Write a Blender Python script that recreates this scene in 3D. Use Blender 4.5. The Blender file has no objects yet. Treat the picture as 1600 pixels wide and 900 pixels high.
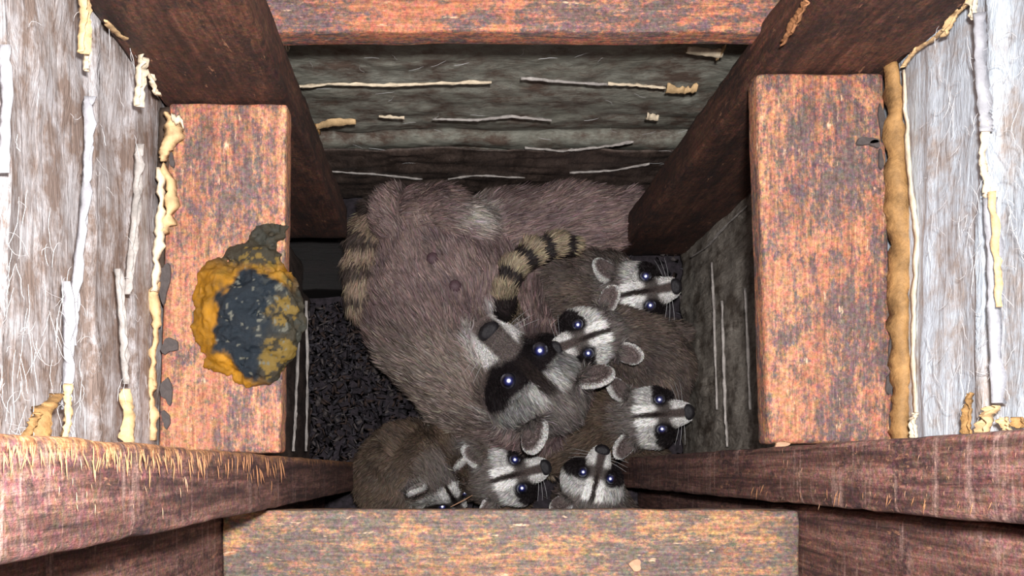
import bpy, bmesh, math, random
import numpy as np
from mathutils import Vector, Matrix

random.seed(7)
RNG = np.random.default_rng(11)
C = bpy.context.scene.collection
scene = bpy.context.scene

# ------------------------------------------------------------------ camera, world, flash, exposure
F = 1620.0                     # focal length in pixels of the 1600 px frame
D1 = 0.758                     # camera to the top of the blocking frame
H = D1 / 0.536                 # camera height above the floor of the shaft
Z1 = H - D1                    # top of the blocking boards
S = D1 / F                     # metres per pixel at the blocking frame

cam_d = bpy.data.cameras.new('camera')
cam_d.sensor_width = 36.0
cam_d.lens = F / 1600.0 * 36.0
cam_d.shift_x = 100.0 / 1600.0
cam_d.shift_y = 285.0 / 1600.0
cam_d.clip_start = 0.01
cam = bpy.data.objects.new('camera', cam_d)
C.objects.link(cam)
cam.location = (0, 0, H)
scene.camera = cam

world = bpy.data.worlds.new('world')
scene.world = world
world.use_nodes = True
world.node_tree.nodes['Background'].inputs[0].default_value = (0.75, 0.8, 1.0, 1)
world.node_tree.nodes['Background'].inputs[1].default_value = 0.05

fl = bpy.data.lights.new('camera_flash', 'AREA')
fl.shape = 'DISK'
fl.size = 0.03
fl.energy = 7.0
fl.color = (1.0, 0.97, 0.95)
flash = bpy.data.objects.new('camera_flash', fl)
flash.location = (0.022, 0.050, H + 0.01)
C.objects.link(flash)

scene.view_settings.view_transform = 'Standard'
scene.view_settings.look = 'None'
scene.view_settings.gamma = 1.0
scene.view_settings.exposure = 1.0


def W(px, py, z):
    """point at height z seen at a pixel of the photograph"""
    k = (H - z) / F
    return Vector(((px - 700) * k, (735 - py) * k, z))


def on_x(px, py, X):
    d = F * X / (px - 700)
    return Vector((X, (735 - py) * d / F, H - d))


def on_y(px, py, Y):
    d = F * Y / (735 - py)
    return Vector(((px - 700) * d / F, Y, H - d))


# ------------------------------------------------------------------ small tools
def setp(o, label=None, cat=None, group=None, kind=None):
    if label: o['label'] = label
    if cat: o['category'] = cat
    if group: o['group'] = group
    if kind: o['kind'] = kind
    return o


def link(name, me, mat=None, parent=None, loc=None):
    o = bpy.data.objects.new(name, me)
    C.objects.link(o)
    if mat is not None and not me.materials: me.materials.append(mat)
    if parent is not None: o.parent = parent
    if loc is not None: o.location = loc
    return o


def mesh_np(name, V, Q, smooth=True, cols=None):
    """mesh from arrays; Q is (n,3) or (n,4)"""
    me = bpy.data.meshes.new(name)
    V = np.asarray(V, dtype=np.float32); Q = np.asarray(Q, dtype=np.int32)
    n, m = Q.shape
    me.vertices.add(len(V)); me.vertices.foreach_set('co', V.ravel())
    me.loops.add(n * m); me.loops.foreach_set('vertex_index', Q.ravel())
    me.polygons.add(n)
    me.polygons.foreach_set('loop_start', np.arange(0, n * m, m, dtype=np.int32))
    me.polygons.foreach_set('loop_total', np.full(n, m, dtype=np.int32))
    if smooth: me.polygons.foreach_set('use_smooth', np.ones(n, dtype=bool))
    me.update(calc_edges=True)
    me.validate()
    if cols is not None:
        a = me.color_attributes.new('col', 'FLOAT_COLOR', 'POINT')
        c4 = np.ones((len(V), 4), dtype=np.float32); c4[:, :3] = cols
        a.data.foreach_set('color', c4.ravel())
    return me


def _hash(i, j, k, seed):
    h = (i.astype(np.int64) * 374761393 + j.astype(np.int64) * 668265263 + k.astype(np.int64) * 2147483647 + seed * 974634721) & 0x7fffffff
    h = ((h ^ (h >> 13)) * 1274126177) & 0x7fffffff
    h = h ^ (h >> 16)
    return (h & 0xffff).astype(np.float32) / 65535.0


def vnoise(P, scale, seed=0, octaves=1):
    """value noise in -1..1"""
    out = np.zeros(len(P), dtype=np.float32); amp = 1.0; tot = 0
    for o in range(octaves):
        q = np.asarray(P, dtype=np.float32) * scale * (2 ** o)
        i0 = np.floor(q); f = q - i0; i0 = i0.astype(np.int64)
        f = f * f * (3 - 2 * f)
        r = 0
        for a in (0, 1):
            for b in (0, 1):
                for c in (0, 1):
                    w = (f[:, 0] if a else 1 - f[:, 0]) * (f[:, 1] if b else 1 - f[:, 1]) * (f[:, 2] if c else 1 - f[:, 2])
                    r = r + w * _hash(i0[:, 0] + a, i0[:, 1] + b, i0[:, 2] + c, seed + o * 17)
        out += amp * (2 * r - 1); tot += amp; amp *= 0.5
    return out / tot


def smin(a, b, k):
    h = np.clip(0.5 + 0.5 * (b - a) / k, 0, 1)
    return b * (1 - h) + a * h - k * h * (1 - h)


def smax(a, b, k):
    return -smin(-a, -b, k)


def ell(P, c, r):
    q = P - np.array(c, dtype=np.float32); r = np.array(r, dtype=np.float32)
    k0 = np.linalg.norm(q / r, axis=1); k1 = np.linalg.norm(q / (r * r), axis=1)
    return k0 * (k0 - 1) / np.maximum(k1, 1e-6)


def cone(P, a, ra, b, rb):
    a = np.array(a, dtype=np.float32); b = np.array(b, dtype=np.float32)
    ab = b - a; t = np.clip(((P - a) @ ab) / max(float(ab @ ab), 1e-9), 0, 1)
    return np.linalg.norm(P - a - t[:, None] * ab, axis=1) - (ra + t * (rb - ra))


def surface_nets(fn, lo, hi, h):
    lo = np.array(lo, dtype=np.float32); hi = np.array(hi, dtype=np.float32)
    n = np.maximum(np.ceil((hi - lo) / h).astype(int) + 1, 4)
    ax = [lo[i] + h * np.arange(n[i], dtype=np.float32) for i in range(3)]
    G = np.stack(np.meshgrid(*ax, indexing='ij'), -1).reshape(-1, 3)
    f = fn(G).reshape(n).astype(np.float32)
    ins = f < 0
    acc = np.zeros((n[0] - 1, n[1] - 1, n[2] - 1, 3), dtype=np.float32)
    cnt = np.zeros(n - 1, dtype=np.float32)
    corners = [(a, b, c) for a in (0, 1) for b in (0, 1) for c in (0, 1)]

    def sl(c):
        return f[c[0]:n[0] - 1 + c[0], c[1]:n[1] - 1 + c[1], c[2]:n[2] - 1 + c[2]]
    for c in corners:
        for k in range(3):
            if c[k] == 0:
                d = list(c); d[k] = 1
                fa, fb = sl(c), sl(d)
                m = (fa < 0) != (fb < 0)
                t = np.where(m, fa / np.where(m, fa - fb, 1), 0)
                for j in range(3):
                    acc[..., j] += np.where(m, (t if j == k else c[j]), 0)
                cnt += m
    idx = np.full(n - 1, -1, dtype=np.int64)
    act = cnt > 0
    idx[act] = np.arange(act.sum())
    cell = np.argwhere(act)
    V = lo + h * (cell + acc[act] / cnt[act][:, None])
    quads = []
    for k in range(3):
        u, v = (k + 1) % 3, (k + 2) % 3
        s0 = [slice(None)] * 3; s1 = [slice(None)] * 3
        s0[k] = slice(0, n[k] - 1); s1[k] = slice(1, n[k])
        A, B = ins[tuple(s0)], ins[tuple(s1)]
        e = np.argwhere(A != B)
        e = e[(e[:, u] > 0) & (e[:, v] > 0) & (e[:, u] < n[u] - 1) & (e[:, v] < n[v] - 1)]
        if not len(e): continue
        fl_ = A[tuple(e.T)]

        def g(du, dv):
            q = e.copy(); q[:, u] -= du; q[:, v] -= dv
            return idx[tuple(q.T)]
        q = np.stack([g(1, 1), g(0, 1), g(0, 0), g(1, 0)], 1)
        q[~fl_] = q[~fl_][:, ::-1]
        quads.append(q)
    return V, np.concatenate(quads)


def largest(V, Q):
    lab = np.arange(len(V))
    while True:
        m = lab[Q].min(1); new = lab.copy()
        for k in range(4): np.minimum.at(new, Q[:, k], m)
        new = new[new]
        if (new == lab).all(): break
        lab = new
    ids, cnt = np.unique(lab, return_counts=True)
    keep = lab == ids[cnt.argmax()]
    mp = np.cumsum(keep) - 1
    return V[keep], mp[Q[keep[Q].all(1)]]


def vnormals(V, Q):
    a = V[Q[:, 2]] - V[Q[:, 0]]; b = V[Q[:, 3]] - V[Q[:, 1]]
    fn = np.cross(a, b); N = np.zeros_like(V)
    for k in range(4): np.add.at(N, Q[:, k], fn)
    return N / np.maximum(np.linalg.norm(N, axis=1, keepdims=True), 1e-12)


# ------------------------------------------------------------------ materials
def new_mat(name):
    m = bpy.data.materials.new(name); m.use_nodes = True
    nt = m.node_tree; b = nt.nodes['Principled BSDF']
    return m, nt, b


def nd(nt, t, **kw):
    n = nt.nodes.new(t)
    for k, v in kw.items():
        if k.startswith('i_'):
            key = k[2:]
            key = int(key) if key.isdigit() else key.replace('_', ' ')
            if isinstance(v, bpy.types.NodeSocket): nt.links.new(v, n.inputs[key])
            else: n.inputs[key].default_value = v
        else: setattr(n, k, v)
    return n


def ramp(nt, fac, stops):
    r = nt.nodes.new('ShaderNodeValToRGB'); nt.links.new(fac, r.inputs[0])
    el = r.color_ramp.elements
    while len(el) < len(stops): el.new(0.5)
    for e, (p, c) in zip(el, stops):
        e.position = p; e.color = (*c, 1) if len(c) == 3 else c
    return r.outputs[0]


def mix(nt, fac, a, b, mode='MIX'):
    n = nt.nodes.new('ShaderNodeMix'); n.data_type = 'RGBA'; n.blend_type = mode
    for s, v in ((n.inputs[0], fac), (n.inputs[6], a), (n.inputs[7], b)):
        if isinstance(v, bpy.types.NodeSocket): nt.links.new(v, s)
        else: s.default_value = v if not isinstance(v, tuple) else (*v, 1)
    return n.outputs[2]


def noise(nt, co, scale, detail=4, rough=0.6, sc=(1, 1, 1), dist=0.0):
    mp = nd(nt, 'ShaderNodeMapping', i_Vector=co, i_Scale=sc)
    n = nd(nt, 'ShaderNodeTexNoise', i_Vector=mp.outputs[0], i_Scale=scale, i_Detail=detail, i_Roughness=rough, i_Distortion=dist)
    return n.outputs['Fac']


def G(v): return (v, v, v)


def wood_mat(name, axis, light, mid, dark, stain, stain_lo=0.42, stain_hi=0.62, fleck=(0.75, 0.5, 0.33), fleck_amt=0.5, bump=0.5, mottle=0.5, scratch=None, ring=75, fray=None):
    """grain runs along the local axis; weathered, stained, speckled"""
    m, nt, b = new_mat(name)
    co = nd(nt, 'ShaderNodeTexCoord').outputs['Object']
    st = lambda l, c: tuple(l if i == axis else c for i in range(3))
    rings = noise(nt, co, 1, 4, 0.6, st(5, ring), 0.6)
    fib = noise(nt, co, 1, 4, 0.7, st(40, 520))
    col = ramp(nt, rings, [(0.30, dark), (0.48, mid), (0.66, light)])
    bl = noise(nt, co, 24, 10, 0.78, st(0.6, 1.0))
    sp = noise(nt, co, 420, 3, 0.75)
    sp2 = noise(nt, co, 150, 5, 0.8, st(0.5, 1.3))
    add = nd(nt, 'ShaderNodeMath', operation='MULTIPLY_ADD', i_0=sp2, i_1=0.75, i_2=bl)
    smask = ramp(nt, add.outputs[0], [(stain_lo + 0.375, G(0)), (stain_hi + 0.375, G(0.92))])
    col = mix(nt, smask, col, stain)
    mo = nd(nt, 'ShaderNodeTexNoise', i_Vector=co, i_Scale=260, i_Detail=4, i_Roughness=0.8)
    hs_ = nd(nt, 'ShaderNodeHueSaturation', i_Saturation=1.6, i_Value=2.0, i_Color=mo.outputs['Color'])
    col = mix(nt, mottle, col, mix(nt, 1.0, col, hs_.outputs[0], 'MULTIPLY'))
    if scratch:
        oth = [i for i in range(3) if i != axis]
        sc_ = noise(nt, co, 1, 5, 0.75, tuple(110 if i == axis else 9 for i in range(3)), 0.3)
        lim = noise(nt, co, 30, 4, 0.7)
        mm = nd(nt, 'ShaderNodeMath', operation='MULTIPLY_ADD', i_0=lim, i_1=0.5, i_2=sc_)
        col = mix(nt, ramp(nt, mm.outputs[0], [(0.81, G(0)), (0.95, G(0.8))]), col, scratch)
    if fray:
        # torn-up band of fresh wood along one long edge
        sx = nd(nt, 'ShaderNodeSeparateXYZ', i_Vector=co)
        fz = noise(nt, co, 1, 5, 0.75, (60, 25, 85), 0.5)
        f1 = nd(nt, 'ShaderNodeMath', operation='MULTIPLY_ADD', i_0=fz, i_1=0.034, i_2=sx.outputs[1])
        mr = nd(nt, 'ShaderNodeMapRange', i_0=f1.outputs[0], i_1=fray, i_2=fray + 0.005)
        fb_ = noise(nt, co, 1, 4, 0.8, (300, 60, 420))
        fc = ramp(nt, fb_, [(0.35, (0.17, 0.065, 0.03)), (0.5, (0.42, 0.19, 0.08)), (0.66, (0.62, 0.36, 0.18))])
        col = mix(nt, mr.outputs[0], col, fc)
    fm = ramp(nt, fib, [(0.35, G(0.62)), (0.65, G(1.3))])
    col = mix(nt, 0.85, col, fm, 'MULTIPLY')
    sm = ramp(nt, sp, [(0.36, G(0.55)), (0.5, G(1.0)), (0.64, G(1.5))])
    col = mix(nt, 0.75, col, sm, 'MULTIPLY')
    chip = noise(nt, co, 130, 4, 0.7, st(0.35, 1.2))
    cm = ramp(nt, chip, [(0.66 - 0.06 * fleck_amt, G(0)), (0.72, G(1))])
    col = mix(nt, cm, col, fleck)
    nt.links.new(col, b.inputs['Base Color'])
    b.inputs['Roughness'].default_value = 0.72
    b.inputs['Specular IOR Level'].default_value = 0.35
    hsum = nd(nt, 'ShaderNodeMath', operation='MULTIPLY_ADD', i_0=fib, i_1=0.8, i_2=sp2)
    bp = nd(nt, 'ShaderNodeBump', i_Strength=bump, i_Distance=0.0016, i_Height=hsum.outputs[0])
    nt.links.new(bp.outputs[0], b.inputs['Normal'])
    return m


ORANGE = dict(light=(0.53, 0.25, 0.135), mid=(0.42, 0.178, 0.10), dark=(0.28, 0.118, 0.07), stain=(0.110, 0.082, 0.084), stain_lo=0.45, stain_hi=0.59)
BOTTOM = dict(ORANGE, light=(0.52, 0.27, 0.12), mid=(0.38, 0.19, 0.095), dark=(0.24, 0.115, 0.065), stain=(0.115, 0.092, 0.085), stain_lo=0.37, stain_hi=0.54)
BROWN = dict(light=(0.15, 0.066, 0.042), mid=(0.088, 0.036, 0.024), dark=(0.04, 0.018, 0.014), stain=(0.028, 0.016, 0.015), fleck=(0.34, 0.17, 0.1), fleck_amt=0.2)
wood_fx = wood_mat('aged_orange_wood_x', 0, **ORANGE)
wood_fy = wood_mat('aged_orange_wood_y', 1, **ORANGE)
wood_sy = wood_mat('mottled_reddish_wood_y', 1, **dict(ORANGE, stain_lo=0.43, stain_hi=0.56))
wood_tx = wood_mat('mottled_rusty_wood_x', 0, **dict(ORANGE, light=(0.56, 0.23, 0.12), mid=(0.43, 0.155, 0.085), stain_lo=0.44, stain_hi=0.57))
wood_bx = wood_mat('worn_brown_orange_wood_x', 0, **BOTTOM)
wood_bz = wood_mat('dark_brown_wood_z', 2, **BROWN)
ROSE = dict(light=(0.29, 0.15, 0.12), mid=(0.14, 0.066, 0.054), dark=(0.03, 0.016, 0.015), stain=(0.06, 0.03, 0.032), stain_lo=0.5, stain_hi=0.7, fleck=(0.4, 0.2, 0.12), fleck_amt=0.3, bump=0.8, scratch=(0.34, 0.22, 0.19), ring=150)
wood_rz = wood_mat('sawn_reddish_wood', 2, **ROSE)
wood_fz = wood_mat('frayed_reddish_wood', 2, **dict(ROSE, fray=0.031))
gap_black = wood_mat('gap_shade_black', 0, light=(0.007, 0.004, 0.004), mid=(0.004, 0.003, 0.003), dark=(0.003, 0.002, 0.002), stain=(0.005, 0.003, 0.003), fleck=(0.01, 0.008, 0.006), fleck_amt=0.0)  # near-black colour standing for the shade in the gap under the stud


def paper_mat(name, base, pale, stain, axis, amt=0.5, dark=(0.05, 0.04, 0.035), streak=(60, 6), bump=0.6, fine=0.65, wr_=110):
    m, nt, b = new_mat(name)
    co = nd(nt, 'ShaderNodeTexCoord').outputs['Object']
    lo_, hi_ = streak[1], streak[0]
    st = tuple(lo_ if i == axis else hi_ for i in range(3))
    s1 = noise(nt, co, 1, 6, 0.7, st, 0.4)
    s2 = noise(nt, co, 22, 8, 0.75)
    s3 = noise(nt, co, 300, 4, 0.7, tuple(0.35 if i == axis else 1.0 for i in range(3)))
    c = ramp(nt, s1, [(0.32, base), (0.6, pale)])
    ms = nd(nt, 'ShaderNodeMath', operation='MULTIPLY_ADD', i_0=s1, i_1=0.5, i_2=s2)
    mk = ramp(nt, ms.outputs[0], [(0.80 - 0.22 * amt, G(0)), (0.98 - 0.22 * amt, G(0.9))])
    c = mix(nt, mk, c, stain)
    m2 = ramp(nt, s3, [(0.34, G(0.6)), (0.5, G(1)), (0.68, G(1.35))])
    c = mix(nt, fine, c, m2, 'MULTIPLY')
    dk = noise(nt, co, 60, 6, 0.8)
    dm = ramp(nt, dk, [(0.64, G(0)), (0.74, G(0.7))])
    c = mix(nt, dm, c, dark)
    nt.links.new(c, b.inputs['Base Color'])
    b.inputs['Roughness'].default_value = 0.55
    wr = noise(nt, co, 1, 5, 0.65, tuple(25 if i == axis else wr_ for i in range(3)), 0.8)
    hs = nd(nt, 'ShaderNodeMath', operation='MULTIPLY_ADD', i_0=s3, i_1=0.15, i_2=wr)
    bp = nd(nt, 'ShaderNodeBump', i_Strength=bump, i_Distance=0.004, i_Height=hs.outputs[0])
    nt.links.new(bp.outputs[0], b.inputs['Normal'])
    return m


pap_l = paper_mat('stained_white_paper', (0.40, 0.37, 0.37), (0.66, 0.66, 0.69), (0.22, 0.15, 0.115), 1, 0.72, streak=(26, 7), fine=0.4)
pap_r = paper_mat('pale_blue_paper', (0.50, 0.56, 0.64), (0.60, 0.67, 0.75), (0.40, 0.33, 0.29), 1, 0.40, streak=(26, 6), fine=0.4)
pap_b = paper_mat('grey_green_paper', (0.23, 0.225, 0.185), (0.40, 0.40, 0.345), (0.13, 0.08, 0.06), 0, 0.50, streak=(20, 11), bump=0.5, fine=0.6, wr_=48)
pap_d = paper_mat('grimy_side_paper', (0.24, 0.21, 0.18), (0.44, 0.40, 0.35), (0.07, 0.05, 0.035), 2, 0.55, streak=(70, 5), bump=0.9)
pap_k = paper_mat('dark_brown_paper', (0.055, 0.04, 0.035), (0.12, 0.085, 0.07), (0.03, 0.02, 0.016), 2, 0.5, streak=(70, 5))  # dark brown paper of the front wall and two lower panels


def plain(name, col, rough=0.6, var=0.35, scale=90, bump=0.4, spec=0.4):
    m, nt, b = new_mat(name)
    co = nd(nt, 'ShaderNodeTexCoord').outputs['Object']
    n1 = noise(nt, co, scale, 6, 0.7)
    c = mix(nt, 0.9, col, ramp(nt, n1, [(0.32, G(1 - var)), (0.68, G(1 + var))]), 'MULTIPLY')
    nt.links.new(c, b.inputs['Base Color'])
    b.inputs['Roughness'].default_value = rough
    b.inputs['Specular IOR Level'].default_value = spec
    n2 = noise(nt, co, scale * 2.5, 4, 0.7)
    bp = nd(nt, 'ShaderNodeBump', i_Strength=bump, i_Distance=0.002, i_Height=n2)
    nt.links.new(bp.outputs[0], b.inputs['Normal'])
    return m


kraft = plain('torn_kraft_paper', (0.62, 0.42, 0.22), 0.7, 0.4, 70)
kraft_dk = plain('brown_kraft_paper', (0.33, 0.185, 0.07), 0.7, 0.65, 45, 0.8)
kraft_pale = plain('bleached_kraft_paper', (0.72, 0.60, 0.44), 0.7, 0.3, 70)
foil = plain('shiny_folded_paper', (0.36, 0.36, 0.39), 0.35, 0.25, 80, 0.3)
greyfold = plain('grey_folded_paper', (0.36, 0.33, 0.31), 0.5, 0.4, 80)
fibre_m = plain('white_fibres', (0.80, 0.80, 0.82), 0.6, 0.1)
tar = plain('grey_black_residue', (0.075, 0.062, 0.06), 0.8, 0.3, 200)
gap_dark = plain('gap_shade_brown', (0.05, 0.032, 0.022), 0.8, 0.4, 90)  # dark brown standing for shade in the gap beside the left board
splint = plain('torn_orange_splinters', (0.36, 0.165, 0.075), 0.7, 0.4, 120)
splint_pale = plain('pale_splinters', (0.46, 0.26, 0.16), 0.7, 0.3, 120)


def attr_mat(name, rough=0.6, spec=0.4, bump=None, coat=0.0):
    m, nt, b = new_mat(name)
    a = nd(nt, 'ShaderNodeAttribute', attribute_name='col')
    nt.links.new(a.outputs['Color'], b.inputs['Base Color'])
    b.inputs['Roughness'].default_value = rough
    b.inputs['Specular IOR Level'].default_value = spec
    b.inputs['Coat Weight'].default_value = coat
    if bump:
        co = nd(nt, 'ShaderNodeTexCoord').outputs['Object']
        n2 = noise(nt, co, bump[0], 6, 0.75)
        bp = nd(nt, 'ShaderNodeBump', i_Strength=bump[1], i_Distance=bump[2], i_Height=n2)
        nt.links.new(bp.outputs[0], b.inputs['Normal'])
    return m


skin_m = attr_mat('raccoon_hide', 0.8, 0.2)
fur_m = attr_mat('raccoon_fur', 0.65, 0.25)


def eye_mat():
    # dark wet eye whose bright tapetum throws the light back
    m, nt, b = new_mat('shining_black_eye')
    b.inputs['Base Color'].default_value = (0.004, 0.004, 0.008, 1)
    b.inputs['Roughness'].default_value = 0.5
    g1 = nd(nt, 'ShaderNodeBsdfGlossy', distribution='BECKMANN', i_Color=(0.9, 0.95, 1.0, 1), i_Roughness=0.37)
    g2 = nd(nt, 'ShaderNodeBsdfGlossy', distribution='BECKMANN', i_Color=(0.004, 0.02, 0.30, 1), i_Roughness=0.62)
    a1 = nd(nt, 'ShaderNodeAddShader', i_0=g1.outputs[0], i_1=g2.outputs[0])
    mx = nd(nt, 'ShaderNodeMixShader', i_0=0.5)
    nt.links.new(b.outputs[0], mx.inputs[1]); nt.links.new(a1.outputs[0], mx.inputs[2])
    nt.links.new(mx.outputs[0], nt.nodes['Material Output'].inputs['Surface'])
    return m


eye_m = eye_mat()
nose_m = plain('moist_black_nose', (0.018, 0.016, 0.02), 0.4, 0.4, 500, 0.5, 0.6)
nip_m = plain('bare_dark_skin', (0.09, 0.05, 0.06), 0.5, 0.3, 300)


# ------------------------------------------------------------------ geometry builders
def rounded_box_arrays(n, r_frac, size, r):
    """grid box with rounded edges, coords centred; size in metres"""
    faces_v = {}; V = []; Q = []
    def key(p): return tuple(np.round(p, 6))
    def vid(p):
        k = key(p)
        if k not in faces_v:
            faces_v[k] = len(V); V.append(p)
        return faces_v[k]
    def ticks(k):
        a = size[k] / 2
        return np.concatenate([[-a, -a + r * 0.4], np.linspace(-a + r, a - r, n[k] + 1), [a - r * 0.4, a]])
    T = [ticks(k) for k in range(3)]
    for k in range(3):
        u, v = (k + 1) % 3, (k + 2) % 3
        for s in (-1, 1):
            for i in range(len(T[u]) - 1):
                for j in range(len(T[v]) - 1):
                    q = []
                    for (di, dj) in ((0, 0), (1, 0), (1, 1), (0, 1)):
                        p = np.zeros(3); p[k] = s * size[k] / 2; p[u] = T[u][i + di]; p[v] = T[v][j + dj]
                        q.append(vid(p))
                    Q.append(q if s > 0 else q[::-1])
    V = np.array(V)
    half = np.array(size) / 2 - r
    inner = np.clip(V, -half, half)
    d = V - inner; L = np.linalg.norm(d, axis=1, keepdims=True)
    V = np.where(L > 1e-9, inner + d / np.maximum(L, 1e-9) * r, V)
    return V.astype(np.float32), np.array(Q)


def timber(name, corners, z0, z1, mat, r=0.003, wob=0.0012, n=(14, 14, 14), seed=0, label=None, cat=None, group=None, wear=0.0):
    """prism on a four-cornered outline (x0y0, x1y0, x1y1, x0y1) between two heights, rounded and worn"""
    c = np.array(corners, dtype=np.float32)
    ctr = c.mean(0)
    sx = (np.linalg.norm(c[1] - c[0]) + np.linalg.norm(c[2] - c[3])) / 2
    sy = (np.linalg.norm(c[3] - c[0]) + np.linalg.norm(c[2] - c[1])) / 2
    V, Q = rounded_box_arrays(n, 0, (sx, sy, z1 - z0), r)
    u = V[:, 0] / sx + 0.5; v = V[:, 1] / sy + 0.5
    xy = ((1 - u) * (1 - v))[:, None] * c[0] + (u * (1 - v))[:, None] * c[1] + (u * v)[:, None] * c[2] + ((1 - u) * v)[:, None] * c[3]
    P = np.concatenate([xy - ctr, V[:, 2:3]], 1)
    nrm = V / np.array([sx, sy, z1 - z0]); 
    d = np.stack([vnoise(P, 35, seed + k, 2) for k in range(3)], 1) * wob
    if wear:
        edge = (np.abs(V[:, 0]) / (sx / 2) > 0.8) & (np.abs(V[:, 1]) / (sy / 2) > 0.8)
        d -= np.sign(V) * np.array([1, 1, 0]) * (edge * np.maximum(vnoise(P, 60, seed + 9, 2), 0) * wear)[:, None]
    me = mesh_np(name, P + d, Q, smooth=True)
    o = link(name, me, mat, loc=(ctr[0], ctr[1], (z0 + z1) / 2))
    return setp(o, label, cat, group)


def px2(px, py): return ((px - 700) * S, (735 - py) * S)


def sheet(name, O, U, Vv, nu, nv, hfun, mat, parent=None, kind=None, thick=0.0015, ragged=None):
    """crumpled sheet; hfun(u,v,P) gives the offset along U x V"""
    O, U, Vv = (np.array(a, dtype=np.float32) for a in (O, U, Vv))
    N = np.cross(U, Vv); N /= np.linalg.norm(N)
    u, v = np.meshgrid(np.linspace(0, 1, nu + 1), np.linspace(0, 1, nv + 1), indexing='ij')
    u = u.ravel().astype(np.float32); v = v.ravel().astype(np.float32)
    if ragged is not None: u, v = ragged(u, v)
    P = O + u[:, None] * U + v[:, None] * Vv
    P = P + hfun(u, v, P)[:, None] * N
    ids = np.arange((nu + 1) * (nv + 1)).reshape(nu + 1, nv + 1)
    Q = np.stack([ids[:-1, :-1], ids[1:, :-1], ids[1:, 1:], ids[:-1, 1:]], -1).reshape(-1, 4)
    ctr = O + U / 2 + Vv / 2
    me = mesh_np(name, P - ctr, Q)
    o = link(name, me, mat)
    if parent is not None:
        o.parent = parent; o.location = Vector(ctr) - parent.location
    else: o.location = ctr
    if thick:
        md = o.modifiers.new('thickness', 'SOLIDIFY'); md.thickness = thick; md.offset = -1
    if kind: o['kind'] = kind
    return o


def scrap(name, pts, widths, wdir, mat, parent=None, rag=0.004, curl=0.006, thick=0.0009, nw=4, seed=0, sub=9, label=None):
    """torn strip of paper following pts (world), widths across wdir; ragged edges, curled"""
    pts = [Vector(p) for p in pts]
    rs = random.Random(seed)
    P = []; ws = []
    for i in range(len(pts) - 1):
        for j in range(sub):
            t = j / sub; P.append(pts[i].lerp(pts[i + 1], t)); ws.append(widths[i] * (1 - t) + widths[i + 1] * t)
    P.append(pts[-1]); ws.append(widths[-1])
    wd = Vector(wdir).normalized()
    V = []; n = len(P)
    tt_ = np.arange(n, dtype=np.float32)[:, None] * np.array([1.0, 0, 0], dtype=np.float32)
    EN = np.stack([vnoise(tt_ + 3.7 * seed, 0.37, seed * 3 + j, 3) for j in range(3)], 1) * 1.5
    for i in range(n):
        tan = (P[min(i + 1, n - 1)] - P[max(i - 1, 0)]).normalized()
        nrm = tan.cross(wd).normalized()
        a = ws[i] / 2
        l, r_ = -a + rag * (1.3 * EN[i, 0] + rs.uniform(-.25, .25)), a + rag * (1.3 * EN[i, 1] + rs.uniform(-.25, .25))
        ph = EN[i, 2] * 0.4
        for k in range(nw + 1):
            s = k / nw; x = l + (r_ - l) * s
            V.append(P[i] + wd * x + nrm * (curl * (math.cos((s - 0.5) * 2.4 + ph) - 0.7) + rs.uniform(-1, 1) * 0.0006))
    c = sum(pts, Vector()) / len(pts)
    V = np.array([tuple(p - c) for p in V])
    ids = np.arange(n * (nw + 1)).reshape(n, nw + 1)
    Q = np.stack([ids[:-1, :-1], ids[1:, :-1], ids[1:, 1:], ids[:-1, 1:]], -1).reshape(-1, 4)
    me = mesh_np(name, V, Q)
    o = link(name, me, mat, parent)
    o.location = c - (parent.location if parent is not None else Vector())
    md = o.modifiers.new('thickness', 'SOLIDIFY'); md.thickness = thick; md.offset = 0
    if label: o['label'] = label
    return o


def tubes_arrays(paths, rad, sides=4):
    V = []; Q = []
    for p in paths:
        p = np.asarray(p, dtype=np.float64); n = len(p)
        t = np.gradient(p, axis=0); t /= np.maximum(np.linalg.norm(t, axis=1, keepdims=True), 1e-9)
        ref = np.array([0.3, 0.2, 0.93]); a = np.cross(t, ref); a /= np.maximum(np.linalg.norm(a, axis=1, keepdims=True), 1e-9)
        b = np.cross(t, a); base = len(V)
        for i in range(n):
            rr = (rad[i] if hasattr(rad, '__len__') else rad) * (1 - 0.5 * abs(2 * i / (n - 1) - 1) ** 3)
            for s in range(sides):
                an = 2 * math.pi * s / sides
                V.append(p[i] + rr * (math.cos(an) * a[i] + math.sin(an) * b[i]))
        for i in range(n - 1):
            for s in range(sides):
                s2 = (s + 1) % sides
                Q.append((base + i * sides + s, base + i * sides + s2, base + (i + 1) * sides + s2, base + (i + 1) * sides + s))
    return np.array(V), np.array(Q)


def tube_obj(name, paths, rad, mat, parent=None, sides=4, kind=None):
    V, Q = tubes_arrays(paths, rad, sides)
    c = V.mean(0)
    o = link(name, mesh_np(name, V - c, Q), mat, parent)
    o.location = Vector(c) - (parent.location if parent is not None else Vector())
    if kind: o['kind'] = kind
    return o


# ------------------------------------------------------------------ the shaft: floor and papered walls
XL, XR = -460 * S, 708 * S          # paper walls left and right
YB, YF = 830 * S, -270 * S          # back and front walls
ZT = 1.19


def folds(levels, coord):
    """sharp creases at levels [(pos, width, height)] along a coordinate in metres"""
    def f(c):
        h = np.zeros_like(c)
        for p, w, a in levels: h += a * np.exp(-np.abs((c - p) / w) ** 1.5)
        return h
    return f


def floor_h(u, v, P):
    return 0.006 * vnoise(P, 28, 3, 4) + 0.006 * np.abs(vnoise(P, 70, 5, 2))


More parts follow.
